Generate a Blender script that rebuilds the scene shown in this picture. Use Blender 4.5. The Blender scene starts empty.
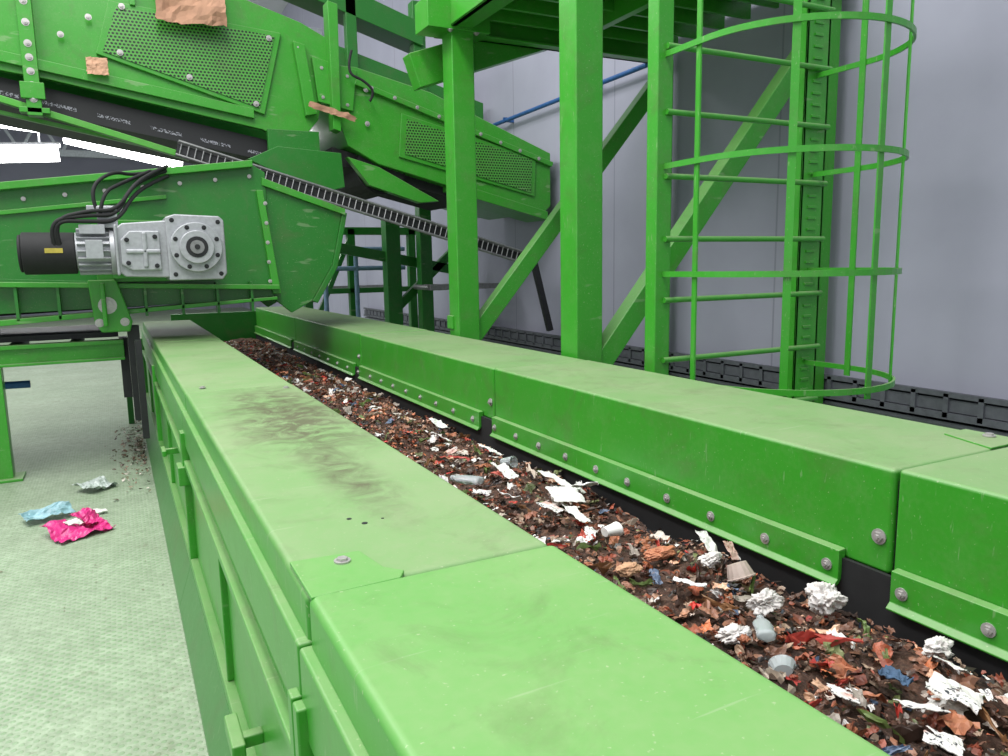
import bpy, bmesh, math, random
from mathutils import Vector, Matrix, noise
random.seed(7)
sc=bpy.context.scene
try:
    sc.view_settings.view_transform='Standard'
except Exception: pass

# ------------------------------------------------------------------ materials
def lin(c):
    c=c/255.0
    return c/12.92 if c<=.04045 else ((c+.055)/1.055)**2.4
def rgb(r,g,b): return (lin(r),lin(g),lin(b),1)
class NT:
    def __init__(s,name):
        s.m=bpy.data.materials.new(name); s.m.use_nodes=True
        s.n=s.m.node_tree.nodes; s.l=s.m.node_tree.links
        s.b=s.n['Principled BSDF']
    def node(s,t,**k):
        x=s.n.new(t)
        for a,v in k.items(): setattr(x,a,v)
        return x
    def link(s,a,b): s.l.new(a,b)
    def setv(s,sock,v):
        if hasattr(v,'is_output') : s.link(v,sock)
        else: sock.default_value=v
    def math(s,op,a,b=0.0,clamp=False):
        x=s.node('ShaderNodeMath',operation=op); x.use_clamp=clamp
        s.setv(x.inputs[0],a); s.setv(x.inputs[1],b); return x.outputs[0]
    def mix(s,f,a,b,mode='MIX'):
        x=s.node('ShaderNodeMix',data_type='RGBA',blend_type=mode)
        s.setv(x.inputs[0],f); s.setv(x.inputs[6],a); s.setv(x.inputs[7],b); return x.outputs[2]
    def noise(s,scale,detail=4,rough=.55,vec=None,dist=0):
        x=s.node('ShaderNodeTexNoise'); x.inputs['Scale'].default_value=scale
        x.inputs['Detail'].default_value=detail; x.inputs['Roughness'].default_value=rough
        x.inputs['Distortion'].default_value=dist
        s.link(vec if vec is not None else s.pos(),x.inputs['Vector']); return x.outputs['Fac']
    def pos(s):
        if not hasattr(s,'_p'): s._p=s.node('ShaderNodeNewGeometry')
        return s._p.outputs['Position']
    def nz(s):
        s.pos(); x=s.node('ShaderNodeSeparateXYZ'); s.link(s._p.outputs['Normal'],x.inputs[0]); return x.outputs[2]
    def ramp(s,f,lo,hi):
        x=s.node('ShaderNodeMapRange'); x.inputs[1].default_value=lo; x.inputs[2].default_value=hi
        s.link(f,x.inputs[0]); return x.outputs[0]
    def bump(s,h,st=.3,d=.01):
        x=s.node('ShaderNodeBump'); x.inputs['Strength'].default_value=st; x.inputs['Distance'].default_value=d
        s.link(h,x.inputs['Height']); s.link(x.outputs[0],s.b.inputs['Normal'])
def simple(name,col,rough=.6,metal=0,var=.15,scale=20,emit=0):
    t=NT(name)
    n=t.noise(scale,4)
    c2=tuple(max(0,x*(1-var*2)) for x in col[:3])+(1,)
    t.link(t.mix(t.ramp(n,.3,.7),c2,col),t.b.inputs['Base Color'])
    t.b.inputs['Roughness'].default_value=rough; t.b.inputs['Metallic'].default_value=metal
    if emit:
        t.b.inputs['Emission Color'].default_value=col; t.b.inputs['Emission Strength'].default_value=emit
    return t.m
def green(name,clean=(54,146,38),dust=(128,150,106),amt=.6,base=.16,stain=None,rough=.30,perf=False):
    t=NT(name)
    cl=rgb(*clean); du=rgb(*dust)
    n1=t.noise(1.7,6,.6); n2=t.noise(60,3,.6); n3=t.noise(9,5,.6)
    up=t.math('MAXIMUM',t.nz(),0.0)
    f=t.math('MULTIPLY',up,t.math('ADD',t.math('MULTIPLY',t.ramp(n1,.3,.7),.35),amt*.75))
    f=t.math('ADD',f,t.math('MULTIPLY',t.ramp(n3,.45,.8),base))
    f=t.math('ADD',f,t.math('MULTIPLY',t.math('SUBTRACT',n2,.5),.30),clamp=True)
    c=t.mix(f,cl,du)
    gr=t.math('MULTIPLY',t.ramp(t.noise(4.5,9,.72,dist=.6),.52,.74),.42)
    c=t.mix(gr,c,rgb(84,92,58))
    fl=t.math('MULTIPLY',t.ramp(t.noise(130,2,.5),.69,.75),.5)
    c=t.mix(fl,c,rgb(170,180,146))
    mp=t.node('ShaderNodeMapping'); t.link(t.pos(),mp.inputs[0]); mp.inputs['Rotation'].default_value=(0,0,.5); mp.inputs['Scale'].default_value=(3,60,12)
    sc_=t.math('MULTIPLY',t.ramp(t.noise(1.2,3,.5,vec=mp.outputs[0]),.67,.71),.28)
    c=t.mix(sc_,c,rgb(160,172,142))
    if stain:
        for (cx,cy,sx,sy,s) in stain:
            v=t.node('ShaderNodeVectorMath',operation='SUBTRACT'); t.link(t.pos(),v.inputs[0]); v.inputs[1].default_value=(cx,cy,-.5)
            w=t.node('ShaderNodeVectorMath',operation='MULTIPLY'); t.link(v.outputs[0],w.inputs[0]); w.inputs[1].default_value=(1/sx,1/sy,1)
            l=t.node('ShaderNodeVectorMath',operation='LENGTH'); t.link(w.outputs[0],l.inputs[0])
            g=t.math('SUBTRACT',1.0,l.outputs['Value'],clamp=True)
            g=t.math('MULTIPLY',g,t.math('MULTIPLY',t.ramp(t.noise(9,9,.72,dist=1.3),.38,.68),s),clamp=True)
            c=t.mix(t.math('MULTIPLY',g,.8),c,rgb(78,68,52))
    if perf:
        sp=t.node('ShaderNodeSeparateXYZ'); t.link(t.pos(),sp.inputs[0])
        k=34.0
        row=t.math('MULTIPLY',sp.outputs[2],k*1.15)
        ri=t.math('FLOOR',row)
        off=t.math('MULTIPLY',t.math('MODULO',t.math('ADD',ri,1000),2.0),.5)
        cx=t.math('SUBTRACT',t.math('FRACT',t.math('ADD',t.math('MULTIPLY',t.math('ADD',sp.outputs[0],10),k),off)),.5)
        cz=t.math('SUBTRACT',t.math('FRACT',row),.5)
        d=t.math('SQRT',t.math('ADD',t.math('MULTIPLY',cx,cx),t.math('MULTIPLY',cz,cz)))
        c=t.mix(t.math('LESS_THAN',d,.34),c,(.004,.012,.004,1))
    t.link(c,t.b.inputs['Base Color'])
    t.link(t.math('ADD',t.math('MULTIPLY',f,.30),rough,clamp=True),t.b.inputs['Roughness'])
    t.bump(n2,.06,.002)
    return t.m
G=green('green_paint')
GC=green('green_cover_dusty',amt=.88)
GCS=green('green_cover_stained',amt=.9,stain=[(.50,2.5,.26,.65,2.4),(.5,3.0,.22,.5,1.5),(.47,1.75,.10,.5,1.4),(.58,4.2,.15,.6,1.5)])
GN=green('green_cover_near',amt=.70,clean=(60,152,44),dust=(122,156,98))
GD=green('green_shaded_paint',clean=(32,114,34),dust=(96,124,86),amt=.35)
GB=green('green_bright',clean=(78,162,54),amt=.3)
GP=green('green_perforated',clean=(76,152,58),perf=True)
BLK=simple('black_rubber',rgb(28,28,30),.75,0,.2,15)
DRK=simple('dark_steel',rgb(45,45,48),.5,.3)
STEEL=simple('galvanised_steel',rgb(150,150,150),.4,.7,.15,30)
BOLT=simple('zinc_bolt',rgb(190,186,184),.35,.5,.1,80)
GREY=simple('motor_grey_paint',rgb(168,170,174),.4,.2,.10,40)
BLUE=simple('blue_paint',rgb(40,90,150),.5)
YEL=simple('yellow_label',rgb(190,172,70),.5)
WHITE=simple('white_paper',rgb(228,226,222),.8,0,.06,12)
CARD=simple('brown_cardboard',rgb(176,134,108),.85,0,.12,14)
PEACH=simple('peach_scrap',rgb(205,160,130),.8)
PINK=simple('pink_packet_film',rgb(214,50,130),.35,0,.1,10)
CYAN=simple('cyan_packet_film',rgb(150,190,200),.4,0,.2,25)
BLUF=simple('blue_fabric',rgb(72,98,128),.8,0,.25,30)
LAMP=simple('fluorescent_tube',(1,1,1,1),.5,0,0,1,14.0)

t=NT('grey_wall_paint')
sp=t.node('ShaderNodeSeparateXYZ'); t.link(t.pos(),sp.inputs[0])
c=t.mix(t.ramp(t.noise(.7,5),.3,.7),rgb(148,148,164),rgb(164,164,180))
seam=t.math('LESS_THAN',t.math('FRACT',t.math('MULTIPLY',sp.outputs[1],.5)),.008)
c=t.mix(t.math('MULTIPLY',seam,.5),c,rgb(110,110,120))
t.link(c,t.b.inputs['Base Color']); t.b.inputs['Roughness'].default_value=.8; WALL=t.m

t=NT('checker_plate_floor')
sp=t.node('ShaderNodeSeparateXYZ'); t.link(t.pos(),sp.inputs[0])
X,Y=sp.outputs[0],sp.outputs[1]
k=80.0
s1=t.math('SINE',t.math('MULTIPLY',t.math('ADD',X,Y),k)); s2=t.math('SINE',t.math('MULTIPLY',t.math('SUBTRACT',X,Y),k))
h=t.math('ABSOLUTE',t.math('MULTIPLY',s1,s2))
h=t.ramp(h,.5,.75)
n=t.noise(2.2,7,.65); n2=t.noise(30,5,.7)
c=t.mix(t.ramp(n,.3,.7),rgb(140,152,130),rgb(168,184,158))
c=t.mix(t.ramp(n2,.35,.75),c,rgb(120,134,110))
wear=t.ramp(t.noise(1.3,4,.6),.35,.65)
c=t.mix(t.math('MULTIPLY',h,t.math('ADD',t.math('MULTIPLY',wear,.4),.12)),c,rgb(100,144,92))
dd=t.ramp(t.noise(5,8,.75),.60,.74)
c=t.mix(t.math('MULTIPLY',dd,.6),c,rgb(96,84,68))
t.link(c,t.b.inputs['Base Color']); t.b.inputs['Roughness'].default_value=.55
t.bump(h,.55,.004); FLOOR=t.m

t=NT('waste_bed')
a=t.noise(14,8,.75); b=t.noise(55,6,.75); d=t.noise(30,5,.7,dist=1)
c=t.mix(t.ramp(a,.35,.65),rgb(44,34,30),rgb(104,72,56))
c=t.mix(t.ramp(b,.5,.75),c,rgb(140,110,92))
c=t.mix(t.ramp(d,.6,.7),c,rgb(150,80,52))
t.link(c,t.b.inputs['Base Color']); t.b.inputs['Roughness'].default_value=.8
t.bump(b,1,.02); BED=t.m
t=NT('waste_scraps'); at=t.node('ShaderNodeAttribute',attribute_name='Col')
n=t.noise(90,4,.7); n5=t.noise(45,5,.7,dist=.8)
c=t.mix(t.math('MULTIPLY',t.ramp(n,.5,.8),.5),at.outputs['Color'],rgb(76,54,44))
c=t.mix(t.math('MULTIPLY',t.ramp(n5,.6,.72),.45),c,rgb(172,142,122))
t.link(c,t.b.inputs['Base Color']); t.b.inputs['Roughness'].default_value=.5; SCR=t.m
t=NT('printed_paper')
n=t.noise(110,3,.6); m2=t.noise(22,2); m3=t.noise(7,2)
c=t.mix(t.math('MULTIPLY',t.ramp(n,.55,.59),t.ramp(m2,.47,.52)),rgb(218,214,210),rgb(60,60,70))
c=t.mix(t.math('MULTIPLY',t.ramp(m3,.56,.60),.55),c,rgb(196,120,96))
t.link(c,t.b.inputs['Base Color']); t.b.inputs['Roughness'].default_value=.5; PRINT=t.m
t=NT('crumpled_tissue')
n=t.noise(40,5,.7)
t.link(t.mix(t.ramp(n,.3,.7),rgb(190,182,176),rgb(230,226,224)),t.b.inputs['Base Color']); t.b.inputs['Roughness'].default_value=.9
t.bump(n,.6,.008); TIS=t.m
t=NT('printed_belt')
sp=t.node('ShaderNodeSeparateXYZ'); t.link(t.pos(),sp.inputs[0])
q=t.math('ADD',sp.outputs[2],t.math('MULTIPLY',sp.outputs[0],.19))
line=t.math('LESS_THAN',t.math('ABSOLUTE',t.math('SUBTRACT',q,1.25)),.014)
word=t.math('LESS_THAN',t.math('FRACT',t.math('MULTIPLY',sp.outputs[0],2.6)),.62)
ch=t.math('GREATER_THAN',t.noise(90,2),.52)
t.link(t.mix(t.math('MULTIPLY',line,t.math('MULTIPLY',word,ch)),rgb(26,26,30),rgb(150,150,160)),t.b.inputs['Base Color']); t.b.inputs['Roughness'].default_value=.6
PBELT=t.m
t=NT('clear_plastic'); t.b.inputs['Base Color'].default_value=rgb(206,212,214); t.b.inputs['Roughness'].default_value=.15
t.b.inputs['Transmission Weight'].default_value=.55; t.b.inputs['IOR'].default_value=1.25; CLR=t.m

# ------------------------------------------------------------------ geometry helpers
def empty(name):
    e=bpy.data.objects.new(name,None); sc.collection.objects.link(e); return e
class Acc:
    def __init__(s): s.v=[]; s.f=[]
    def add(s,vs,fs):
        o=len(s.v); s.v+= [tuple(v) for v in vs]; s.f+=[tuple(i+o for i in f) for f in fs]; return s
    def box(s,x0,x1,y0,y1,z0,z1):
        return s.add([(x0,y0,z0),(x1,y0,z0),(x1,y1,z0),(x0,y1,z0),(x0,y0,z1),(x1,y0,z1),(x1,y1,z1),(x0,y1,z1)],
          [(3,2,1,0),(4,5,6,7),(0,1,5,4),(1,2,6,5),(2,3,7,6),(3,0,4,7)])
    def prism(s,pts,y0,y1):
        n=len(pts)
        return s.add([(x,y0,z) for x,z in pts]+[(x,y1,z) for x,z in pts],
          [tuple(range(n)),tuple(range(2*n-1,n-1,-1))]+[(i,(i+n),(i+1)%n+n,(i+1)%n) for i in range(n)])
    def prismz(s,pts,z0,z1):
        n=len(pts)
        return s.add([(x,y,z0) for x,y in pts]+[(x,y,z1) for x,y in pts],
          [tuple(range(n-1,-1,-1)),tuple(range(n,2*n))]+[(i,(i+1)%n,(i+1)%n+n,i+n) for i in range(n)])
    def bar(s,p0,p1,w,h,up=(0,0,1)):
        p0=Vector(p0);p1=Vector(p1);d=(p1-p0).normalized();u=Vector(up)
        if abs(d.dot(u))>.98:u=Vector((0,1,0))
        a=d.cross(u).normalized();b=a.cross(d).normalized()
        vs=[]
        for p in (p0,p1):
            for sx,sy in ((-1,-1),(1,-1),(1,1),(-1,1)): vs.append(p+a*sx*w/2+b*sy*h/2)
        return s.add(vs,[(3,2,1,0),(4,5,6,7),(0,1,5,4),(1,2,6,5),(2,3,7,6),(3,0,4,7)])
    def cyl(s,p0,p1,r,n=12,r2=None):
        p0=Vector(p0);p1=Vector(p1);d=(p1-p0).normalized();u=Vector((0,0,1))
        if abs(d.dot(u))>.98:u=Vector((0,1,0))
        a=d.cross(u).normalized();b=a.cross(d).normalized(); r2=r if r2 is None else r2
        vs=[]
        for p,rr in ((p0,r),(p1,r2)):
            for i in range(n):
                t=2*math.pi*i/n; vs.append(p+a*math.cos(t)*rr+b*math.sin(t)*rr)
        return s.add(vs,[tuple(range(n)),tuple(range(2*n-1,n-1,-1))]+[(i,i+n,(i+1)%n+n,(i+1)%n) for i in range(n)])
    def bolt(s,p,ax,r=.014,stud=True):
        p=Vector(p);ax=Vector(ax)
        s.cyl(p,p+ax*.003,r*1.5,16); s.cyl(p,p+ax*r*.75,r,6)
        if stud: s.cyl(p,p+ax*r*1.1,r*.5,8)
        return s
    def obj(s,name,mat,parent=None,bevel=0,smooth=False,seg=3):
        me=bpy.data.meshes.new(name); me.from_pydata(s.v,[],s.f); me.update()
        bm=bmesh.new(); bm.from_mesh(me); bmesh.ops.recalc_face_normals(bm,faces=bm.faces); bm.to_mesh(me); bm.free()
        o=bpy.data.objects.new(name,me); sc.collection.objects.link(o); me.materials.append(mat)
        if parent: o.parent=parent
        if bevel:
            m=o.modifiers.new('b','BEVEL'); m.width=bevel; m.segments=seg; m.limit_method='ANGLE'; m.angle_limit=.6
        if smooth or bevel:
            for p in me.polygons: p.use_smooth=True
            try:
                m=o.modifiers.new('wn','WEIGHTED_NORMAL'); m.keep_sharp=True
            except Exception: pass
        if smooth and not bevel:
            for p in me.polygons: p.use_smooth=len(p.vertices)==4
        return o
def curve(name,pts,r,mat,parent=None):
    c=bpy.data.curves.new(name,'CURVE'); c.dimensions='3D'; c.bevel_depth=r; c.bevel_resolution=3
    s=c.splines.new('NURBS'); s.points.add(len(pts)-1)
    for q,p in zip(s.points,pts): q.co=(p[0],p[1],p[2],1)
    s.use_endpoint_u=True; s.order_u=3
    o=bpy.data.objects.new(name,c); sc.collection.objects.link(o); c.materials.append(mat)
    if parent:o.parent=parent
    return o

# ------------------------------------------------------------------ room
Acc().box(-12,4.6,-5,30,-1.6,-1.45).obj('floor',FLOOR)
Acc().box(4.3,4.5,-5,30,-1.45,6.5).obj('wall_right',WALL)
Acc().box(-12,4.5,30,30.2,-1.45,6.5).obj('wall_back',WALL)
Acc().box(-12,4.3,15,30,6.3,6.5).obj('ceiling',simple('ceiling_panel',rgb(190,192,196),.8,0,.05,2))
fx=empty('fluorescent_light')
a=Acc(); a.bar((-3.2,20,2.46),(-.85,20,2.62),.5,.28); a.bar((-.70,20,3.02),(1.7,20,2.52),.5,.27); a.bar((1.9,20,2.80),(2.9,20,2.55),.5,.16)
a.bar((-3.2,20,3.3),(-.9,20,3.1),.3,.10)
a.obj('tubes',LAMP,fx)
a=Acc(); a.bar((-3.3,20.05,2.66),(-.8,20.05,2.82),.54,.05); a.bar((-.8,20.05,3.22),(1.8,20.05,2.72),.54,.05)
for x,z in ((-3,2.6),(-1.2,2.7),(-.6,3.05),(1.5,2.7),(2.4,2.7)): a.cyl((x,20.05,z),(x,20.05,6.3),.02,6)
a.obj('housing',GREY,fx)
rs=empty('roof_truss')
a=Acc()
for y in (16,22,28):
    a.box(-12,4.2,y,y+.15,3.6,3.8); a.box(-12,4.2,y,y+.15,4.6,4.8)
    for i in range(14): a.bar((-11+i*1.1,y+.07,3.7),(-10.45+i*1.1,y+.07,4.7),.08,.08); a.bar((-10.45+i*1.1,y+.07,4.7),(-9.9+i*1.1,y+.07,3.7),.08,.08)
a.obj('chords',simple('grey_truss_paint',rgb(190,195,200),.6),rs)

# ------------------------------------------------------------------ main belt conveyor
mc=empty('belt_conveyor')
ys=[-1.4,1.108,3.31,5.8,8.2]
mats=[GN,GCS,GC,GC]
for i in range(4):
    y0,y1=ys[i],ys[i+1]; up=.006 if i==0 else (0 if i%2 else -.003)
    a=Acc()
    a.box(.223,.662,y0+.004,y1-.004,-.60,-.5+up)
    a.obj('left_cover_%d'%(i+1),mats[i],mc,.014,seg=4)
    a=Acc()
    a.box(.205,.24,y0+.004,y1-.004,-.72,-.575)
    a.obj('left_lip_%d'%(i+1),G,mc,.006)
    a=Acc(); a.box(.218,.24,y0+.03,y1-.03,-1.22,-.70); a.obj('left_panel_%d'%(i+1),G,mc,.003)
    a=Acc(); a.box(.19,.235,y1-.035,y1-.004,-1.3,-.66);a.box(.19,.235,y1+.004,y1+.035,-1.3,-.66); a.box(.195,.235,y0+.035,y1-.035,-.80,-.775)
    a.box(.19,.235,y0+.035,y1-.035,-1.24,-1.2)
    a.box(.20,.235,(y0+y1)/2-.01,(y0+y1)/2+.01,-1.2,-.8)
    a.obj('left_frame_%d'%(i+1),G,mc,.004)
    a=Acc(); a.prism([(.19,-1.24),(.24,-1.24),(.24,-1.45),(.135,-1.45),(.135,-1.41)],y0,y1); a.obj('left_foot_%d'%(i+1),GD,mc,.003)
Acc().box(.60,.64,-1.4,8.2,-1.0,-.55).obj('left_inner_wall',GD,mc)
Acc().box(.23,.655,-1.38,8.18,-.9,-.53).obj('left_core',BLK,mc)
a=Acc(); a.prismz([(.226,1.09),(.37,1.095),(.385,1.12),(.36,1.15),(.345,1.24),(.226,1.25)],-.501,-.4935); a.obj('left_tab',GN,mc,.002)
a=Acc(); a.bolt((.305,1.205,-.4935),(0,0,1),.0095,False)
a.bolt((.61,3.2,-.5),(0,0,1),.009,False); a.bolt((.30,3.4,-.5),(0,0,1),.009,False)
a.obj('left_bolts',BOLT,mc)
a=Acc(); a.cyl((.40,1.39,-.5),(.40,1.39,-.4990),.006,14); a.cyl((.38,1.43,-.5),(.38,1.43,-.4990),.005,14); a.cyl((.44,1.40,-.5),(.44,1.40,-.4992),.003,10)
a.obj('rivet_holes',DRK,mc)
a=Acc()
a.bar((.15,3.95,-.88),(.22,3.95,-.88),.02,.03); a.bar((.15,3.90,-.88),(.15,4.02,-.88),.02,.03)
a.bar((.16,1.67,-1.06),(.22,1.67,-1.06),.03,.03); a.bar((.16,1.62,-1.06),(.16,1.76,-1.06),.03,.04)
a.box(.17,.215,3.26,3.36,-.88,-.80); a.box(.175,.215,1.08,1.14,-.86,-.78)
a.obj('latches',G,mc,.005)
yr=[-1.4,1.11,3.25,5.5,7.8,10.2]
for i in range(5):
    y0,y1=yr[i],yr[i+1]; up=[.004,0,-.002,.002,0][i]
    a=Acc(); a.box(1.615,2.165,y0+.004,y1-.004,-.765,-.5+up); a.obj('right_cover_%d'%(i+1),GC,mc,.011,seg=4)
    ya,yb=y0+.125,y1-.02
    a=Acc(); a.prism([(1.588,-.738),(1.612,-.735),(1.612,-.80),(1.592,-.828),(1.576,-.833),(1.574,-.828),(1.588,-.815)],ya,yb)
    a.obj('right_flange_%d'%(i+1),G,mc,.002)
Acc().box(1.63,2.15,-1.38,10.18,-.76,-.53).obj('right_core',BLK,mc)
a=Acc(); a.box(1.600,1.612,-1.4,10.2,-.93,-.76); a.obj('rubber_skirt',BLK,mc)
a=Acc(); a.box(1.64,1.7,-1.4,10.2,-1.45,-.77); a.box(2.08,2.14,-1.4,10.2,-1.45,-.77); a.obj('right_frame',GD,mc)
a=Acc()
for y in (.66,.86,1.06,1.27,1.48,1.70,1.91,2.13,2.33,2.55,2.77,2.98,3.2,3.45,3.7,3.95,4.2,4.45,4.7,4.95,5.2,5.5,5.8,6.1,6.4,6.7,7.,7.3,7.6): a.bolt((1.588,y,-.785),(-1,0,0),.0105)
for y in (1.145,3.29,5.55): a.bolt((1.614,y,-.675),(-1,0,0),.013)
a.bolt((2.12,1.19,-.494),(0,0,1),.011,False)
a.obj('right_bolts',BOLT,mc)
a=Acc(); a.prismz([(2.0,1.115),(2.16,1.115),(2.16,1.28),(2.06,1.28),(2.03,1.2)],-.501,-.495); a.obj('right_tab',GC,mc,.002)
a=Acc(); a.box(.62,1.62,-1.4,10.4,-.96,-.93); a.obj('belt',BLK,mc)
a=Acc(); a.box(.6,2.14,10.2,10.3,-1.45,-.55); a.obj('tail_plate',GD,mc)
a=Acc()
for y in (0,2,4,6,8): a.cyl((.6,y,-1.05),(1.62,y,-1.05),.07,14)
a.obj('idlers',DRK,mc,0,True)

# ------------------------------------------------------------------ waste
def hgt(x,y):
    return -.885+.034*noise.noise(Vector((x*3,y*3,0)))+.026*noise.noise(Vector((x*11,y*11,3)))-.03*abs((x-1.1)/.5)**3
wm=empty('mixed_waste_pile')
a=Acc(); NX,NY=60,560
vs=[(.645+.945*i/NX, -1.0+11*j/NY, hgt(.645+.945*i/NX,-1.0+11*j/NY)+.010*noise.noise(Vector((i*.9,j*.9,5)))) for j in range(NY+1) for i in range(NX+1)]
fs=[(j*(NX+1)+i,j*(NX+1)+i+1,(j+1)*(NX+1)+i+1,(j+1)*(NX+1)+i) for j in range(NY) for i in range(NX)]
o=a.add(vs,fs).obj('waste_bed',BED,wm)
for p in o.data.polygons:p.use_smooth=True
pal=[((76,54,44),20),((108,74,58),20),((142,98,76),16),((156,84,58),10),((184,110,72),7),((140,70,50),9),((42,34,32),11),((160,136,116),9),((204,190,178),5),((226,222,218),4),((100,110,64),3),((124,130,86),2),((74,94,120),1.5),((180,60,52),1.5),((202,158,130),5)]
cols=[c for c,_ in pal];wts=[w for _,w in pal]
TPL=[]
for k in range(20):
    n=6; vv=[]
    for j in range(n+1):
        for i in range(n+1):
            x=i/n*2-1; y=j/n*2-1
            ang=math.atan2(y,x); rr=1-.35*abs(noise.noise(Vector((math.cos(ang)*1.5,math.sin(ang)*1.5,k*3.3))))*2
            z=.9*noise.noise(Vector((x*.9+k*7,y*.9,k)))+.45*(1-2*abs(noise.noise(Vector((x*2.2+k*7,y*2.2,k)))))
            vv.append(Vector((x*rr+.12*noise.noise(Vector((i*1.7,j*1.7,k+.5))),y*rr+.12*noise.noise(Vector((i*1.7,j*1.7,k+9.5))),z)))
    ff=[(j*(n+1)+i,j*(n+1)+i+1,(j+1)*(n+1)+i+1,(j+1)*(n+1)+i) for j in range(n) for i in range(n)]
    TPL.append((vv,ff))
class Bits:
    def __init__(s): s.V=[];s.F=[];s.C=[];s.L=0
    def scrap(s,x,y,z,r,col,flat=.35):
        n=random.randint(4,7); asp=random.uniform(.35,1)
        rot=Matrix.Rotation(random.uniform(0,6.28),3,'Z')@Matrix.Rotation(random.gauss(0,flat),3,'X')@Matrix.Rotation(random.gauss(0,flat),3,'Y')
        P=Vector((x,y,z)); o=len(s.V); s.V.append(P+rot@Vector((0,0,random.uniform(-.3,.3)*r)))
        a0=random.uniform(0,6)
        for i in range(n):
            t=a0+2*math.pi*i/n; q=r*random.uniform(.6,1.15)
            s.V.append(P+rot@Vector((q*math.cos(t),q*math.sin(t)*asp,random.uniform(-.22,.22)*r)))
        for i in range(n):
            s.F.append((o,o+1+i,o+1+(i+1)%n)); k=random.uniform(.85,1.12); s.C+=[min(1,col[0]*k),min(1,col[1]*k),min(1,col[2]*k),1]*3
    def crumb(s,x,y,z,r,col,flat=.4,asp=None,zz=None):
        vv,ff=random.choice(TPL); asp=asp or random.uniform(.3,.9); zz=zz or random.uniform(.3,.9)
        rot=Matrix.Rotation(random.uniform(0,6.28),3,'Z')@Matrix.Rotation(random.gauss(0,flat),3,'X')@Matrix.Rotation(random.gauss(0,flat),3,'Y')
        P=Vector((x,y,z)); o=len(s.V)
        for v in vv: s.V.append(P+rot@Vector((v.x*r,v.y*r*asp,v.z*r*zz)))
        for f in ff:
            s.F.append(tuple(i+o for i in f)); k=random.uniform(.94,1.05); s.C+=[min(1,col[0]*k),min(1,col[1]*k),min(1,col[2]*k),1]*4
    def obj(s,name,parent=None,mat=None):
        me=bpy.data.meshes.new(name); me.from_pydata([tuple(v) for v in s.V],[],s.F); me.update()
        ca=me.color_attributes.new('Col','FLOAT_COLOR','CORNER'); ca.data.foreach_set('color',s.C)
        o=bpy.data.objects.new(name,me); sc.collection.objects.link(o); me.materials.append(mat or SCR); o.parent=parent
        return o
B=Bits()
for q in range(16000):
    y=-.6+10.2*random.random()**1.45; x=random.uniform(.65,1.58)
    cc=random.choices(cols,wts)[0]; k=random.uniform(.7,1.15)
    col=[lin(min(255,c*k)) for c in cc]
    r=random.uniform(.004,.013) if random.random()<.85 else random.uniform(.012,.02)
    B.scrap(x,y,hgt(x,y)+random.uniform(0,.026),r,col,.5)
for q in range(5500):
    y=-.4+10.*random.random()**1.4; x=random.uniform(.66,1.575)
    cc=random.choices(cols,wts)[0]; k=random.uniform(.75,1.15)
    col=[lin(min(255,c*k)) for c in cc]
    r=random.choice([random.uniform(.007,.016),random.uniform(.007,.016),random.uniform(.014,.030)])
    B.crumb(x,y,hgt(x,y)+random.uniform(.004,.030),r,col,.4)
for q in range(420):
    y=.3+8.5*random.random()**1.05; x=random.uniform(.7,1.55)
    cc=random.choice([(235,232,230),(225,222,220),(214,206,198),(200,190,180),(184,80,64),(160,100,72),(184,146,118),(96,116,60),(94,110,134),(214,140,106),(226,184,156),(150,140,130),(170,110,80),(200,60,50),(140,90,70)])
    B.crumb(x,y,hgt(x,y)+.03,random.uniform(.016,.038),[lin(c) for c in cc],.35)
for q in range(140):
    y=.3+7*random.random()**1.2; x=random.uniform(.72,1.54)
    cc=random.choice([(96,116,60),(130,92,60),(200,186,170),(60,44,36),(170,60,50)])
    B.crumb(x,y,hgt(x,y)+.03,random.uniform(.03,.06),[lin(c) for c in cc],.25,.14)
B.obj('waste_scraps',wm)
W=Bits()
for q in range(80):
    y=.4+7.5*random.random()**.9; x=random.uniform(.8,1.53)
    W.crumb(x,y,hgt(x,y)+.038,random.uniform(.018,.040),(1,1,1),.3,random.uniform(.45,.9),random.uniform(.25,.6))
W.obj('wrapper_scraps',wm,PRINT)
def crumple(name,loc,r,sq=(1,1,.8),mat=TIS,amp=.5,seed=0,parent=None,sub=5):
    bm=bmesh.new(); bmesh.ops.create_icosphere(bm,subdivisions=sub,radius=1)
    for v in bm.verts:
        p=v.co.copy(); q=p*1.1+Vector((seed*7.3,seed*3.1,0)); q=q+.35*Vector((noise.noise(q*2),noise.noise(q*2+Vector((9,0,0))),noise.noise(q*2+Vector((0,9,0)))))
        d=1+amp*.55*noise.noise(q)+amp*.34*(.5-abs(noise.noise(q*1.9))*2)+amp*.16*(.5-abs(noise.noise(q*4.1))*2)+amp*.06*(.5-abs(noise.noise(q*8.5))*2)
        v.co=Vector((p.x*sq[0],p.y*sq[1],p.z*sq[2]))*d*r
    me=bpy.data.meshes.new(name); bm.to_mesh(me); bm.free()
    for p in me.polygons: p.use_smooth=True
    o=bpy.data.objects.new(name,me); sc.collection.objects.link(o); o.location=loc; me.materials.append(mat)
    if parent:o.parent=parent
    return o
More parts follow.
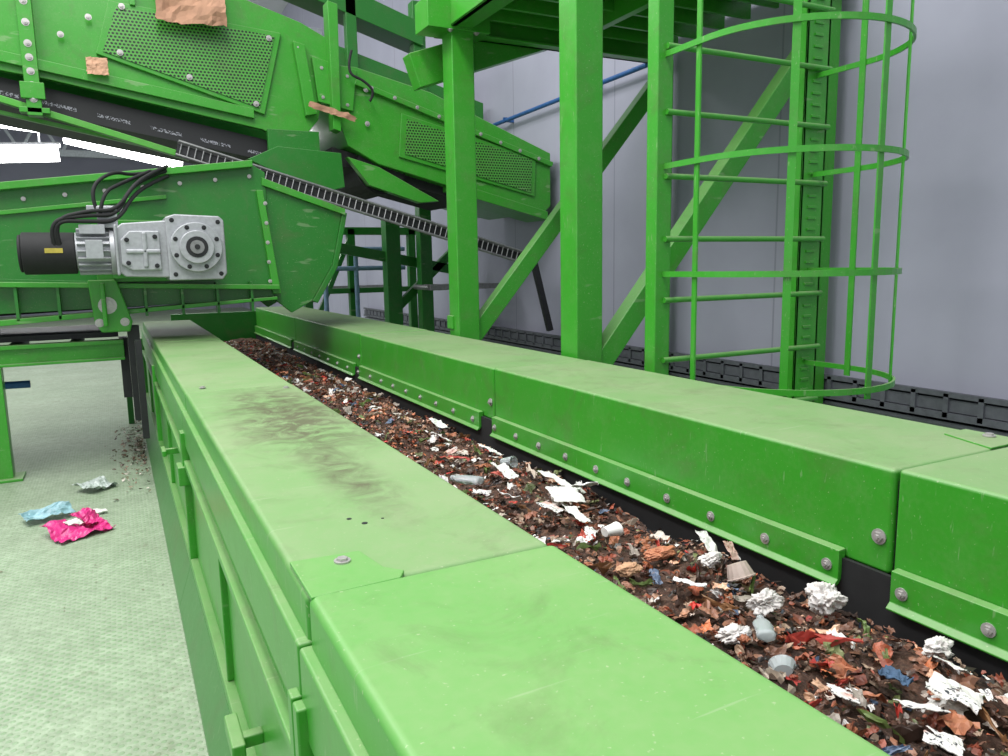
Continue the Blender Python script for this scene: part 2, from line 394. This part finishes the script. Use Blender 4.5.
def sheet(name,loc,w,l,rot,mat,amp=.15,seed=0,parent=None,n=14,curl=0):
    V2=[];F2=[]
    for j in range(n+1):
        for i in range(n+1):
            x=(i/n-.5)*w;y=(j/n-.5)*l; q=Vector((x/w*2.2+seed*5,y/w*2.2,seed))
            e=.06*w*noise.noise(Vector((i*.5,j*.5,seed)))
            z=amp*w*(noise.noise(q)+.4*(1-2*abs(noise.noise(q*2.3))))+curl*w*(2*x/w)**2
            V2.append((x+e,y+e,z))
    for j in range(n):
        for i in range(n): F2.append((j*(n+1)+i,j*(n+1)+i+1,(j+1)*(n+1)+i+1,(j+1)*(n+1)+i))
    o=Acc().add(V2,F2).obj(name,mat,parent); o.location=loc; o.rotation_euler=rot
    m=o.modifiers.new('s','SOLIDIFY'); m.thickness=.0015
    return o
crumple('crumpled_tissue',(1.50,1.20,-.835),.035,(1,1,.95),TIS,1.1,1)
crumple('crumpled_tissue',(1.38,1.28,-.845),.031,(1.2,.9,.75),TIS,1.2,2)
crumple('crumpled_tissue',(1.45,1.55,-.845),.025,(1.4,.9,.6),TIS,1.1,3)
crumple('crumpled_tissue',(1.20,1.20,-.85),.026,(1.4,.8,.5),TIS,1.2,4)
crumple('crumpled_tissue',(1.53,.93,-.845),.024,(1.2,1,.7),TIS,1.2,5)
crumple('orange_peel',(1.36,1.66,-.845),.034,(1.4,.7,.4),simple('orange_peel_skin',rgb(200,130,96),.6),.8,7)
crumple('bread_crust',(1.22,1.62,-.85),.03,(1.2,.8,.5),simple('bread_crust',rgb(200,156,122),.8),.8,8)
sheet('crumpled_fabric',(1.33,.89,-.835),.07,.055,(.2,.3,.4),BLUF,.25,77,None,18)
def tub(name,loc,rot,r,h,mat,rib=.05,squash=1.0):
    n=28; vs=[]
    for k,(q,z) in enumerate([(.66,0),(.92,.87),(1,.91),(1,1),(.87,1),(.61,.09)]):
        for i in range(n):
            t=2*math.pi*i/n; rr=q*r*(1+(rib if i%2 and k<3 else 0)); vs.append((rr*math.cos(t),rr*math.sin(t)*squash,z*h))
    fs=[(k*n+i,k*n+(i+1)%n,(k+1)*n+(i+1)%n,(k+1)*n+i) for k in range(5) for i in range(n)]+[tuple(range(n-1,-1,-1)),tuple(range(5*n,6*n))]
    o=Acc().add(vs,fs).obj(name,mat); o.location=loc; o.rotation_euler=rot; return o
BEI=simple('beige_plastic',rgb(184,166,156),.5)
tub('plastic_cup',(1.45,1.45,-.82),(2.7,.2,.5),.039,.042,BEI)
tub('plastic_cup',(1.30,1.86,-.835),(1.5,.2,1.5),.032,.05,WHITE,.0,.7)
tub('plastic_cup',(1.40,2.75,-.83),(1.4,.4,.5),.034,.055,CLR,.03,.75)
tub('plastic_cup',(1.16,1.02,-.84),(1.7,.2,2.4),.028,.04,CLR,.03,.7)
def bottle(name,loc,rz,L,r,mat,seed):
    prof=[(.0,.55),(.02,.95),(.1,1),(.3,.93),(.35,1),(.62,.96),(.75,.85),(.88,.38),(.9,.36),(.91,.44),(1.0,.44)]
    n=20; vs=[]
    for z,q in prof:
        for i in range(n):
            t=2*math.pi*i/n; d=1+.22*noise.noise(Vector((math.cos(t)*1.5+seed,math.sin(t)*1.5,z*4)))*(1 if z<.8 else 0)
            vs.append((z*L,q*r*math.cos(t)*d,q*r*math.sin(t)*d*(.6 if z<.8 else 1)))
    k=len(prof)
    fs=[(j*n+i,j*n+(i+1)%n,(j+1)*n+(i+1)%n,(j+1)*n+i) for j in range(k-1) for i in range(n)]+[tuple(range(n-1,-1,-1)),tuple(range((k-1)*n,k*n))]
    o=Acc().add(vs,fs).obj(name,mat); o.location=loc; o.rotation_euler=(0,.08,rz)
    for p in o.data.polygons: p.use_smooth=True
bottle('crushed_plastic_bottle',(1.24,1.14,-.84),.9,.11,.022,CLR,1)
bottle('crushed_plastic_bottle',(1.20,2.55,-.83),2.0,.15,.028,CLR,2)
for i,(x,y,w,l,rx,ry,rz) in enumerate([(1.45,2.36,.09,.18,.3,.3,.5),(1.48,2.28,.07,.14,-.2,.4,.9),(1.38,2.22,.10,.12,.1,-.3,1.4),(1.50,1.62,.05,.08,.6,.3,.1),(1.44,2.95,.08,.1,.2,.4,.3),(1.34,2.6,.06,.09,.5,0,.4),(1.26,1.42,.06,.08,.1,.3,.7),(1.30,2.02,.06,.10,.3,.3,.2),(1.20,2.30,.06,.08,.2,.5,.9),(1.35,3.3,.07,.1,.4,.4,.9),(1.46,3.6,.08,.1,.3,.3,.2)]):
    sheet('paper_sheet',(x,y,-.825),w,l,(rx,ry,rz),WHITE,.14,i)
for i,(x,y,w,l,rx,ry,rz) in enumerate([(1.38,.80,.09,.09,.2,.1,.4),(1.47,.86,.06,.06,.1,.5,.2),(1.19,.90,.06,.05,.3,.2,.9),(1.28,.80,.05,.08,.2,.3,1.2),(1.53,1.55,.045,.06,.8,.3,.2),(1.44,.72,.07,.05,.3,.3,.1),(1.22,.72,.08,.06,.2,.2,.5),(1.28,2.15,.07,.09,.2,.2,.5)]):
    sheet('printed_wrapper',(x,y,-.835),w,l,(rx,ry,rz),PRINT,.10,20+i)
# ------------------------------------------------------------------ floor litter
fl=empty('pink_snack_packet')
sheet('film',(-.29,4.68,-1.425),.30,.24,(.1,.05,.5),PINK,.16,41,fl,20)
sheet('film_fold',(-.24,4.78,-1.40),.16,.14,(.4,.2,1.0),PINK,.2,43,fl,14)
sheet('label',(-.31,4.70,-1.39),.09,.06,(.2,.1,.5),WHITE,.2,44,fl,8)
sheet('cyan_snack_packet',(-.46,5.05,-1.42),.26,.15,(.1,.0,.3),CYAN,.18,42)
sheet('clear_plastic_film',(-.22,5.6,-1.42),.22,.18,(.1,.1,.8),simple('clear_film',rgb(190,200,195),.3),.2,46)
sheet('paper_scrap',(-.20,5.0,-1.43),.10,.05,(.1,.1,.3),WHITE,.1,47)
D=Bits()
for q in range(520):
    y=random.gauss(6.8,.6); x=.12-abs(random.gauss(0,.10)); cc=random.choice([(90,70,54),(120,96,76),(70,56,46),(150,130,110),(210,200,190),(110,110,80)])
    D.scrap(x,y,-1.445+random.uniform(0,.02),random.uniform(.006,.02),[lin(c) for c in cc],.4)
for q in range(60):
    y=random.uniform(3.5,8); x=random.uniform(-1,.1)
    D.scrap(x,y,-1.445,random.uniform(.004,.009),[lin(c) for c in (110,96,76)],.1)
D.obj('floor_debris')

# ------------------------------------------------------------------ platform frame
pf=empty('steel_platform')
a=Acc()
for (x,y) in ((2.3,3.52),(2.3,5.1)): a.box(x-.085,x+.085,y-.085,y+.085,-1.45,1.62)
a.box(2.3-.13,2.3+.13,3.52-.13,3.52+.13,-1.45,-1.43); a.box(2.3-.13,2.3+.13,5.1-.13,5.1+.13,-1.45,-1.43)
a.box(4.05,4.2,3.45,3.6,-1.45,1.62); a.box(4.05,4.2,5.05,5.2,-1.45,1.62)
a.obj('columns',G,pf,.008)
a=Acc(); a.bar((2.3,5.1,-.60),(4.05,5.1,1.42),.1,.12); a.bar((2.3,3.5,-.68),(4.05,3.5,1.40),.1,.12)
a.bar((2.2,5.15,-.42),(2.36,5.15,-.42),.1,.1)
a.obj('braces',G,pf,.006)
a=Acc()
a.box(2.15,4.2,5.2,5.24,1.62,1.86); a.box(2.15,4.2,5.12,5.24,1.84,1.86); a.box(2.15,4.2,5.12,5.24,1.62,1.635)
a.box(2.2,2.24,3.4,5.3,1.62,1.86); a.box(2.2,2.36,3.4,5.3,1.62,1.635)
a.box(2.15,4.2,3.40,3.44,1.62,1.86); a.box(2.03,2.5,4.98,5.22,1.60,1.80)
for i in range(6): a.box(2.4,4.2,3.7+i*.26,3.73+i*.26,1.7,1.86)
a.box(3.2,3.26,3.4,5.2,1.64,1.86)
a.obj('deck_beams',G,pf,.004)
a=Acc(); a.box(2.2,4.2,3.4,5.3,1.86,1.9); a.obj('deck_plate',GD,pf)
a=Acc(); a.bar((2.04,5.35,1.38),(3.5,5.35,1.90),.14,.24); a.obj('sloped_channel',G,pf,.006)
a=Acc()
for x in (2.2,2.4): a.bolt((x,5.0,1.6),(0,0,-1),.015)
a.obj('deck_bolts',BOLT,pf)

# ------------------------------------------------------------------ caged ladder
lad=empty('caged_ladder')
a=Acc(); a.box(2.295,2.385,2.87,2.95,-1.45,2.9); a.obj('left_stringer',G,lad,.006)
a=Acc(); a.box(3.26,3.43,2.88,2.89,-1.45,2.9); a.box(3.26,3.275,2.88,2.96,-1.45,2.9); a.box(3.415,3.43,2.88,2.96,-1.45,2.9)
z=-1.3
while z<2.8: a.box(3.31,3.37,2.872,2.882,z,z+.014); z+=.058
a.obj('right_stringer',G,lad,.002)
a=Acc()
for k in range(-5,10): 
    z=.105+.29*k; a.cyl((2.34,2.86,z),(3.42,2.86,z),.014,12)
a.obj('rungs',G,lad,0,True)
def cage(t):
    L1=.31; L=2*L1+math.pi*.5; s=t*L
    if s<L1: return (2.34,2.91-s)
    if s>L-L1: return (3.34,2.91-(L-s))
    th=(s-L1)/.5; return (2.84-.5*math.cos(th),2.60-.5*math.sin(th))
hoops=[-.56,-.06,.44,.94,1.46,1.98]
a=Acc()
for z in hoops:
    pts=[cage(i/40)+(z,) for i in range(41)]
    vs=[];fs=[]
    for i,(x,y,zz) in enumerate(pts):
        j0=pts[max(0,i-1)];j1=pts[min(40,i+1)]; tx,ty=j1[0]-j0[0],j1[1]-j0[1]; l=math.hypot(tx,ty); nx,ny=-ty/l,tx/l
        e=.005; h=.013
        vs+=[(x+nx*e,y+ny*e,zz-h),(x-nx*e,y-ny*e,zz-h),(x-nx*e,y-ny*e,zz+h),(x+nx*e,y+ny*e,zz+h)]
        if i:
            o=(i-1)*4
            for k in range(4): fs.append((o+k,o+(k+1)%4,o+4+(k+1)%4,o+4+k))
    fs+=[(0,1,2,3),(163,162,161,160)]
    a.add(vs,fs)
a.obj('hoops',G,lad,0)
a=Acc()
L=2*.31+math.pi*.5
for s in (.25,.31+.78*.5,.31+1.571*.5,.31+2.36*.5,L-.31):
    x,y=cage(s/L)
    cx,cy=2.84,2.6; dx,dy=x-cx,y-cy; l=math.hypot(dx,dy); dx/=l;dy/=l
    p=(x-dx*.01,y-dy*.01)
    a.bar((p[0],p[1],-.60),(p[0],p[1],2.9),.032,.008,up=(dx,dy,0))
a.obj('cage_bars',G,lad)

# ------------------------------------------------------------------ wall tray + pipe
ct=empty('wall_cable_tray')
a=Acc(); a.box(4.2,4.23,-2,14,-.80,-.77); a.box(4.2,4.23,-2,14,-.93,-.89); a.box(4.22,4.3,-2,14,-.97,-.95); a.box(4.215,4.23,-2,14,-.885,-.815)
for i in range(80): a.box(4.2,4.22,-2+i*.2,-1.97+i*.2,-.92,-.78)
a.obj('rails',simple('dull_steel',rgb(104,106,114),.55,.3),ct)
a=Acc(); a.box(4.24,4.3,-2,14,-.94,-.80); a.obj('cables',DRK,ct)
bp=empty('wall_pipe')
a=Acc(); a.cyl((4.2,5.4,1.66),(4.2,9.6,1.64),.022,12); a.cyl((4.2,9.6,1.64),(2.9,10.5,1.9),.022,12)
for y in (6.2,8.0): a.box(4.17,4.3,y,y+.03,1.63,1.68)
a.obj('pipe',BLUE,bp)

# ------------------------------------------------------------------ upper inclined conveyor
uc=empty('inclined_conveyor')
A1=[(-1.6,1.68),(-.62,1.51),(-.30,1.47),(1.27,1.20),(1.55,1.06),(1.76,1.31),(1.93,2.0),(1.65,2.13),(1.15,2.27),(.9,2.9),(-1.6,2.9)]
Acc().prism(A1,7.0,7.06).obj('side_plate',G,uc,.006)
Acc().prism(A1,8.3,8.36).obj('far_side_plate',GD,uc)
Acc().prism([(-1.6,2.86),(.9,2.86),(.9,2.9),(-1.6,2.9)],7.06,8.3).obj('top_cover',GD,uc)
a=Acc(); a.prism([(-1.6,1.72),(1.2,1.28),(1.2,1.36),(-1.6,1.8)],6.95,7.0); a.obj('side_flange',G,uc,.004)
a=Acc(); a.prism([(.15,2.10),(1.47,2.01),(1.29,1.32),(.03,1.69)],6.965,7.0); a.obj('guard_frame',G,uc,.006)
a=Acc(); a.prism([(.20,2.06),(1.41,1.975),(1.25,1.37),(.08,1.71)],6.955,6.964); a.obj('perforated_guard',GP,uc)
a=Acc(); a.prism([(-1.6,1.66),(1.5,1.1),(1.5,.92),(-1.6,1.45)],7.12,8.25); a.obj('return_belt',PBELT,uc)
a=Acc(); a.bar((-1.6,7.0,1.57),(.66,7.0,.93),.08,.05); a.bar((-1.6,7.1,1.40),(1.2,7.1,.86),.06,.03); a.obj('lower_rail',GB,uc,.004)
a=Acc(); a.box(-.47,-.37,6.9,7.0,1.18,2.6); a.box(-.52,-.32,6.9,7.0,1.2,1.24); a.box(-.50,-.34,6.88,6.92,1.30,1.42)
a.box(.30,.34,6.94,7.0,2.08,2.9); a.box(-.9,.9,6.94,7.0,2.28,2.33)
a.obj('stiffener',G,uc,.004)
a=Acc()
for z in (1.3,1.4,1.5,1.6,1.7,1.85,2.0,2.15): a.bolt((-.42,6.9,z),(0,-1,0),.018)
for x,z in ((1.80,1.75),(2.03,1.70),(1.80,1.5),(2.02,1.45),(2.2,1.6),(2.2,1.3),(1.6,1.9),(.0,1.95),(-.2,1.8),(1.36,1.95),(1.22,1.40),(.2,1.71),(.24,2.06),(.8,2.03),(.7,1.57)): a.bolt((x,6.945,z),(0,-1,0),.016)
for i in range(9): a.bolt((2.25+.22*i,6.93,1.615-.068*i),(0,-1,0),.012)
a.obj('bolts',BOLT,uc)
a=Acc(); a.prism([(1.56,1.95),(1.66,1.93),(1.74,1.35),(1.64,1.33)],6.93,7.0); a.prism([(1.72,1.84),(2.12,1.76),(2.07,1.40),(1.76,1.46)],6.94,7.0); a.prism([(1.86,2.3),(1.95,2.28),(1.93,1.2),(1.86,1.22)],6.86,7.02)
a.obj('brackets',G,uc,.006)
C1=[(2.12,1.80),(2.85,1.64),(4.18,1.14),(4.18,.60),(4.10,.53),(3.6,.62),(2.3,.95),(2.02,1.10),(1.93,1.35),(1.95,1.8)]
Acc().prism(C1,6.98,8.3).obj('head_box',G,uc,.01)
a=Acc(); a.prism([(2.54,1.42),(3.99,1.08),(3.97,.69),(2.5,1.02)],6.955,6.98); a.bar((2.1,6.96,1.66),(4.18,6.96,1.02),.06,.05); a.prism([(3.0,.72),(4.12,.45),(4.12,.54),(3.0,.82)],6.94,7.4)
a.obj('head_guard_frame',G,uc,.006)
Acc().prism([(2.59,1.37),(3.94,1.06),(3.92,.73),(2.56,1.05)],6.945,6.954).obj('head_perforated_guard',GP,uc)
a=Acc(); a.cyl((2.35,7.05,.92),(2.35,8.2,.92),.24,28); a.prism([(1.9,1.1),(3.3,.75),(3.3,.62),(1.9,.95)],7.1,8.2); a.obj('drum',BLK,uc,0)
a=Acc(); a.prism([(2.0,1.0),(2.3,.92),(2.9,.62),(2.7,.6),(2.2,.75)],6.96,7.05); a.obj('drum_bracket',G,uc,.006)
a=Acc(); a.prism([(1.11,.93),(1.37,1.05),(1.93,1.02),(1.95,.72),(1.6,.62),(1.5,.76)],6.9,7.0); a.prism([(1.3,1.2),(1.75,1.2),(1.75,1.0),(1.3,1.0)],6.94,7.0)
a.obj('transfer_plate',GD,uc,.006)
a=Acc()
for x in (3.05,): a.box(x-.09,x+.09,8.8,8.98,-1.45,.6)
a.bar((3.0,8.9,-.6),(3.9,8.9,.2),.08,.1); a.bar((2.0,8.9,.3),(4.1,8.9,-.1),.08,.12)
a.obj('support_legs',GD,uc,.005)
tr=empty('cable_tray')
a=Acc(); p=Vector((.55,6.80,.98)); q=Vector((3.86,6.80,.03)); d=(q-p).normalized(); nrm=Vector((-d.z,0,d.x))
for off in (.055,-.055): a.cyl(p+nrm*off,q+nrm*off,.013,8)
a.cyl(p+nrm*.055+Vector((0,.08,0)),q+nrm*.055+Vector((0,.08,0)),.013,8)
n=60
for i in range(n): 
    m=p+(q-p)*(i+.5)/n; a.cyl(m+nrm*.055,m-nrm*.055,.006,6)
a.obj('rails',STEEL,tr)
a=Acc(); a.bar(p+Vector((0,.05,-.0)),q+Vector((0,.05,-.0)),.06,.07); a.bar(q,(4.05,6.80,-.7),.05,.06); a.obj('cables',DRK,tr)
curve('hanging_cable',[(2.05,6.84,1.9),(1.98,6.82,1.7),(2.15,6.82,1.65),(2.25,6.82,1.55),(2.2,6.85,1.48)],.012,BLK)
sheet('torn_cardboard',(.74,6.84,2.2),.52,.5,(1.45,0,.0),CARD,.12,61)
sheet('cardboard_scrap',(.03,6.90,1.58),.15,.13,(1.5,0,0),PEACH,.1,62)
sheet('cardboard_scrap',(1.85,6.83,1.36),.42,.05,(1.5,.25,0),CARD,.06,63)

bc=empty('overhead_conveyor')
a=Acc(); a.prism([(1.2,2.75),(4.2,1.95),(4.2,1.45),(1.2,2.35)],8.6,8.7); a.prism([(1.6,3.3),(3.4,2.75),(3.4,2.5),(1.6,3.0)],8.5,8.9); a.obj('side_frame',GD,bc,.006)
a=Acc(); a.prism([(1.2,2.6),(4.2,1.8),(4.2,1.6),(1.2,2.4)],8.7,9.6); a.obj('belt',DRK,bc)
a=Acc(); a.box(3.3,3.45,8.55,8.7,-1.45,3.0); a.box(2.5,2.62,8.5,8.6,1.8,3.2); a.obj('posts',GD,bc,.006)

# ------------------------------------------------------------------ lower cross conveyor with gearmotor
lc=empty('cross_conveyor')
B1=[(-2.5,.40),(-.63,.58),(1.02,.80),(1.12,.74),(1.13,-.17),(-.69,-.08),(-2.5,.0)]
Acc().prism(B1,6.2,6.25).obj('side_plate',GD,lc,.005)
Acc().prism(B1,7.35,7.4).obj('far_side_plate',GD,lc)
a=Acc(); a.prism([(-2.5,.43),(-.63,.60),(1.02,.82),(1.02,.77),(-.63,.55),(-2.5,.38)],6.12,6.25); a.prism([(1.04,.6),(1.09,.6),(1.18,-.2),(1.12,-.2)],6.15,6.25)
a.prism([(-2.5,.08),(-.69,-.06),(1.16,-.13),(1.16,-.165),(-.69,-.095),(-2.5,.04)],6.08,6.22)
a.prism([(-2.5,-.34),(-.72,-.36),(1.14,-.245),(1.14,-.22),(-.72,-.32),(-2.5,-.30)],6.10,6.25)
a.prism([(-2.5,.28),(-.63,.42),(.4,.55),(.4,.52),(-.63,.39),(-2.5,.25)],6.17,6.22)
a.obj('flanges',G,lc,.004)
a=Acc(); a.prism([(-2.5,.06),(1.13,-.14),(1.13,-.24),(-2.5,-.32)],6.19,6.22)
for x in (-.6,-.35,.2,.45,.7,.95): a.box(x-.01,x+.01,6.1,6.2,-.33,-.1)
a.obj('bottom_web',GD,lc,.002)
a=Acc(); a.prism([(-2.5,.34),(1.0,.66),(1.0,.6),(-2.5,.28)],6.3,7.3); a.obj('belt',BLK,lc)
a=Acc(); a.prism([(-2.5,-.36),(1.0,-.24),(1.0,-.2),(-2.5,-.3)],6.3,7.3); a.cyl((.9,6.3,.2),(.9,7.3,.2),.33,32); a.obj('return_belt',BLK,lc)
a=Acc(); a.prism([(1.09,.66),(1.72,.44),(1.62,.02),(1.44,-.27),(1.27,-.36),(1.14,-.25)],6.22,6.26); a.prism([(1.72,.44),(1.76,.44),(1.66,.0),(1.48,-.29),(1.44,-.27),(1.62,.02)],6.2,7.3)
a.obj('discharge_chute',GD,lc,.005)
a=Acc(); a.prism([(1.09,.70),(1.74,.47),(1.74,.42),(1.09,.64)],6.18,6.26); a.obj('chute_flange',G,lc,.004)
Acc().prism([(1.09,.66),(1.72,.44),(1.62,.02),(1.44,-.27),(1.27,-.36),(1.14,-.25)],7.28,7.32).obj('chute_back',GD,lc)
a=Acc(); a.prism([(-.16,-.06),(.02,-.06),(.10,-.36),(.08,-.43),(-.10,-.43),(-.14,-.36)],6.0,6.06); a.bar((-.07,5.95,-.08),(-.07,5.95,-.38),.03,.08); a.obj('gusset',G,lc,.01)
a=Acc(); a.bolt((-.05,6.0,-.24),(0,-1,0),.04); a.bolt((-.11,6.0,-.36),(0,-1,0),.02); a.bolt((.05,6.0,-.36),(0,-1,0),.02)
for i in range(7): a.bolt((-.5+.25*i,6.19,.50+.034*i),(0,-1,0),.010)
for i in range(5): a.bolt((1.10,6.15,.5-.15*i),(0,-1,0),.010)
a.obj('bolts',BOLT,lc)
a=Acc(); a.box(-2.5,.03,6.18,6.28,-.53,-.50); a.box(-2.5,.03,6.22,6.26,-.64,-.50); a.box(-2.5,.03,6.18,6.28,-.65,-.63)
a.box(-.86,-.74,6.15,6.27,-1.45,-.65)
a.box(-.92,-.68,6.1,6.32,-1.45,-1.43)
a.obj('support_frame',G,lc,.004)
a=Acc(); a.box(-2.5,.03,7.3,7.36,-.66,-.60); a.box(-2.5,.05,7.9,7.95,-.80,-.76); a.box(.02,.07,7.9,7.95,-1.45,-.76); a.obj('rear_frame',GD,lc,.004)
a=Acc()
for k in range(5): a.cyl((-1.9+.4*k,6.4,-.56),(-1.9+.4*k,7.3,-.56),.045,14)
a.box(-2.5,.0,6.35,7.3,-.49,-.45); a.box(.06,.14,6.1,6.25,-1.1,-.40); a.box(.09,.13,5.4,5.5,-1.1,-.45); a.box(.0,.06,6.3,6.5,-.95,-.5)
a.obj('rollers',DRK,lc)
a=Acc(); a.cyl((-2.5,6.6,-.80),(-.62,6.6,-.83),.028,12); a.obj('blue_pipe',BLUE,lc)

gm=empty('gearmotor')
Y0=5.75
a=Acc(); a.cyl((-.50,Y0,.12),(-.20,Y0,.12),.135,32); a.cyl((-.52,Y0,.12),(-.50,Y0,.12),.12,32); a.obj('fan_cowl',BLK,gm,.008)
a=Acc(); a.box(-.37,-.27,Y0-.139,Y0-.13,.12,.15); a.obj('label',YEL,gm)
a=Acc(); a.cyl((-.20,Y0,.13),(.02,Y0,.13),.125,28)
for i in range(20):
    t=2*math.pi*i/20; c_,s_=math.cos(t),math.sin(t)
    a.bar((-.19,Y0+c_*.135,.13+s_*.135),(.0,Y0+c_*.135,.13+s_*.135),.006,.035,up=(0,c_,s_))
a.cyl((.0,Y0,.13),(.03,Y0,.13),.155,28); a.box(-.14,-.04,Y0-.20,Y0-.1,.08,.2); a.box(-.17,-.02,Y0-.14,Y0+.05,.24,.30)
a.obj('motor_body',GREY,gm,.003)
a=Acc(); a.prism([(.03,.0),(.03,.27),(.08,.31),(.34,.33),(.36,.32),(.36,-.02),(.34,-.05),(.08,-.04)],Y0-.15,Y0+.2)
a.prism([(.06,.04),(.06,.20),(.12,.26),(.30,.26),(.30,.0),(.12,.0)],Y0-.18,Y0)
a.box(.09,.30,Y0-.195,Y0-.1,.11,.14); a.box(.19,.22,Y0-.195,Y0-.1,.02,.25); a.box(.03,.05,Y0-.18,Y0,-.03,.30)
a.prism([(.34,-.07),(.34,.35),(.40,.37),(.68,.36),(.71,.33),(.71,-.03),(.68,-.07)],Y0-.19,Y0+.2)
a.obj('gearbox',GREY,gm,.010)
a=Acc(); a.cyl((.52,Y0-.24,.15),(.52,Y0-.18,.15),.165,36); a.cyl((.52,Y0-.27,.15),(.52,Y0-.23,.15),.11,32)
a.obj('output_flange',GREY,gm,.006)
a=Acc(); a.cyl((.52,Y0-.274,.15),(.52,Y0-.26,.15),.07,24); a.obj('bore',DRK,gm)
a=Acc(); a.cyl((.52,Y0-.285,.15),(.52,Y0-.26,.15),.045,20); a.obj('shaft_end',STEEL,gm)
a=Acc(); a.cyl((.52,Y0-.29,.15),(.52,Y0-.28,.15),.018,12)
for i in range(8):
    t=2*math.pi*i/8+.39; a.bolt((.52+.14*math.cos(t),Y0-.24,.15+.14*math.sin(t)),(0,-1,0),.010)
for x,z in ((.38,.33),(.67,.32),(.38,-.03),(.67,-.03),(.1,.05),(.1,.2),(.27,.03),(.27,.22)): a.bolt((x,Y0-.19,z),(0,-1,0),.010)
a.obj('motor_bolts',DRK,gm)
a=Acc(); a.box(.0,.3,Y0,6.2,-.05,.0); a.box(-.1,.7,6.1,6.2,-.08,.36); a.cyl((.52,Y0,.15),(.52,6.2,.15),.06,16); a.obj('mount',G,gm,.005)
a=Acc(); a.box(-.06,.06,Y0-.1,Y0+.0,.28,.42); a.box(-.12,.1,Y0+.1,Y0+.2,.40,.44); a.obj('connector',GREY,gm,.006)
for i,(dx,dz) in enumerate(((0,0),(.03,.03),(.02,-.04))):
    curve('cable_%d'%i,[(-.30+dx,Y0-.1,.12),(-.36+dx,Y0-.16,.32),(-.10,Y0-.14,.36+dz),(.06,Y0-.1,.36+dz),(.15+dx,Y0,.55+dz),(.30+dx,Y0+.2,.66+dz),(.42,6.15,.72+dz)],.013,BLK,gm)
curve('cable_3',[(-.04,Y0-.1,.36),(-.02,Y0-.1,.5),(.1,Y0,.58),(.3,Y0+.3,.70)],.012,BLK,gm)
curve('cable_4',[(-.05,Y0-.08,.38),(-.10,Y0-.1,.52),(.05,Y0,.66),(.2,Y0+.3,.66),(.45,6.15,.74)],.012,BLK,gm)

# ------------------------------------------------------------------ background structures
hr=empty('blue_handrail')
a=Acc()
for z in (-.02,.22): a.cyl((2.3,9.4,z),(3.4,9.4,z),.03,10)
for x in (2.35,2.75,3.15): a.cyl((x,9.4,-1.45),(x,9.4,.22),.03,10)
a.obj('rails',simple('pale_blue_paint',rgb(130,160,190),.5),hr)
rf=empty('steel_trestle')
a=Acc()
for x in (2.25,2.85,3.7): a.box(x-.05,x+.05,9.9,10.0,-1.45,.5)
a.box(2.2,4.2,9.9,10,-.35,-.28); a.box(2.2,4.2,9.9,10,.42,.52); a.bar((2.25,9.95,-.9),(2.85,9.95,.4),.06,.06)
a.obj('frame',GD,rf,.004)
a=Acc(); a.box(3.2,4.1,8.0,8.1,-.28,-.22); a.box(2.4,4.2,12,12.1,-.4,-.3)
for k in range(8): a.cyl((3.2+.12*k,8.05,-.25),(3.2+.12*k,8.5,-.25),.03,10)
a.obj('roller_bed',STEEL,rf)

# ------------------------------------------------------------------ light
wd=bpy.data.worlds.new('World'); sc.world=wd; wd.use_nodes=True
bg=wd.node_tree.nodes['Background']; bg.inputs[0].default_value=(.90,.95,1,1); bg.inputs[1].default_value=.92
def area(name,loc,rot,sx,sy,e,col=(1,1,1)):
    l=bpy.data.lights.new(name,'AREA'); l.shape='RECTANGLE'; l.size=sx; l.size_y=sy; l.energy=e; l.color=col
    o=bpy.data.objects.new(name,l); sc.collection.objects.link(o); o.location=loc; o.rotation_euler=rot
area('ceiling_lamp',(0,1.5,5.5),(0,0,0),1.0,6,430,(1,.99,.97))
area('ceiling_lamp',(-3,9,6),(0,-.3,0),1.2,8,520,(1,.99,.97))
area('ceiling_lamp',(-2.5,3,4.5),(0,-.7,0),.8,5,180,(1,.99,.97))

# ------------------------------------------------------------------ camera
Fv=Vector((.4519,.8794,-.15)).normalized(); Rv=Vector((.8881,-.4593,-.01725)); Rv=(Rv-Fv*Rv.dot(Fv)).normalized(); Uv=Rv.cross(Fv)
cam=bpy.data.cameras.new('camera'); co=bpy.data.objects.new('camera',cam); sc.collection.objects.link(co)
M=Matrix((Rv,Uv,-Fv)).transposed().to_4x4(); co.matrix_world=M
cam.sensor_width=36; cam.lens=750/1008*36; cam.clip_start=.02
sc.camera=co
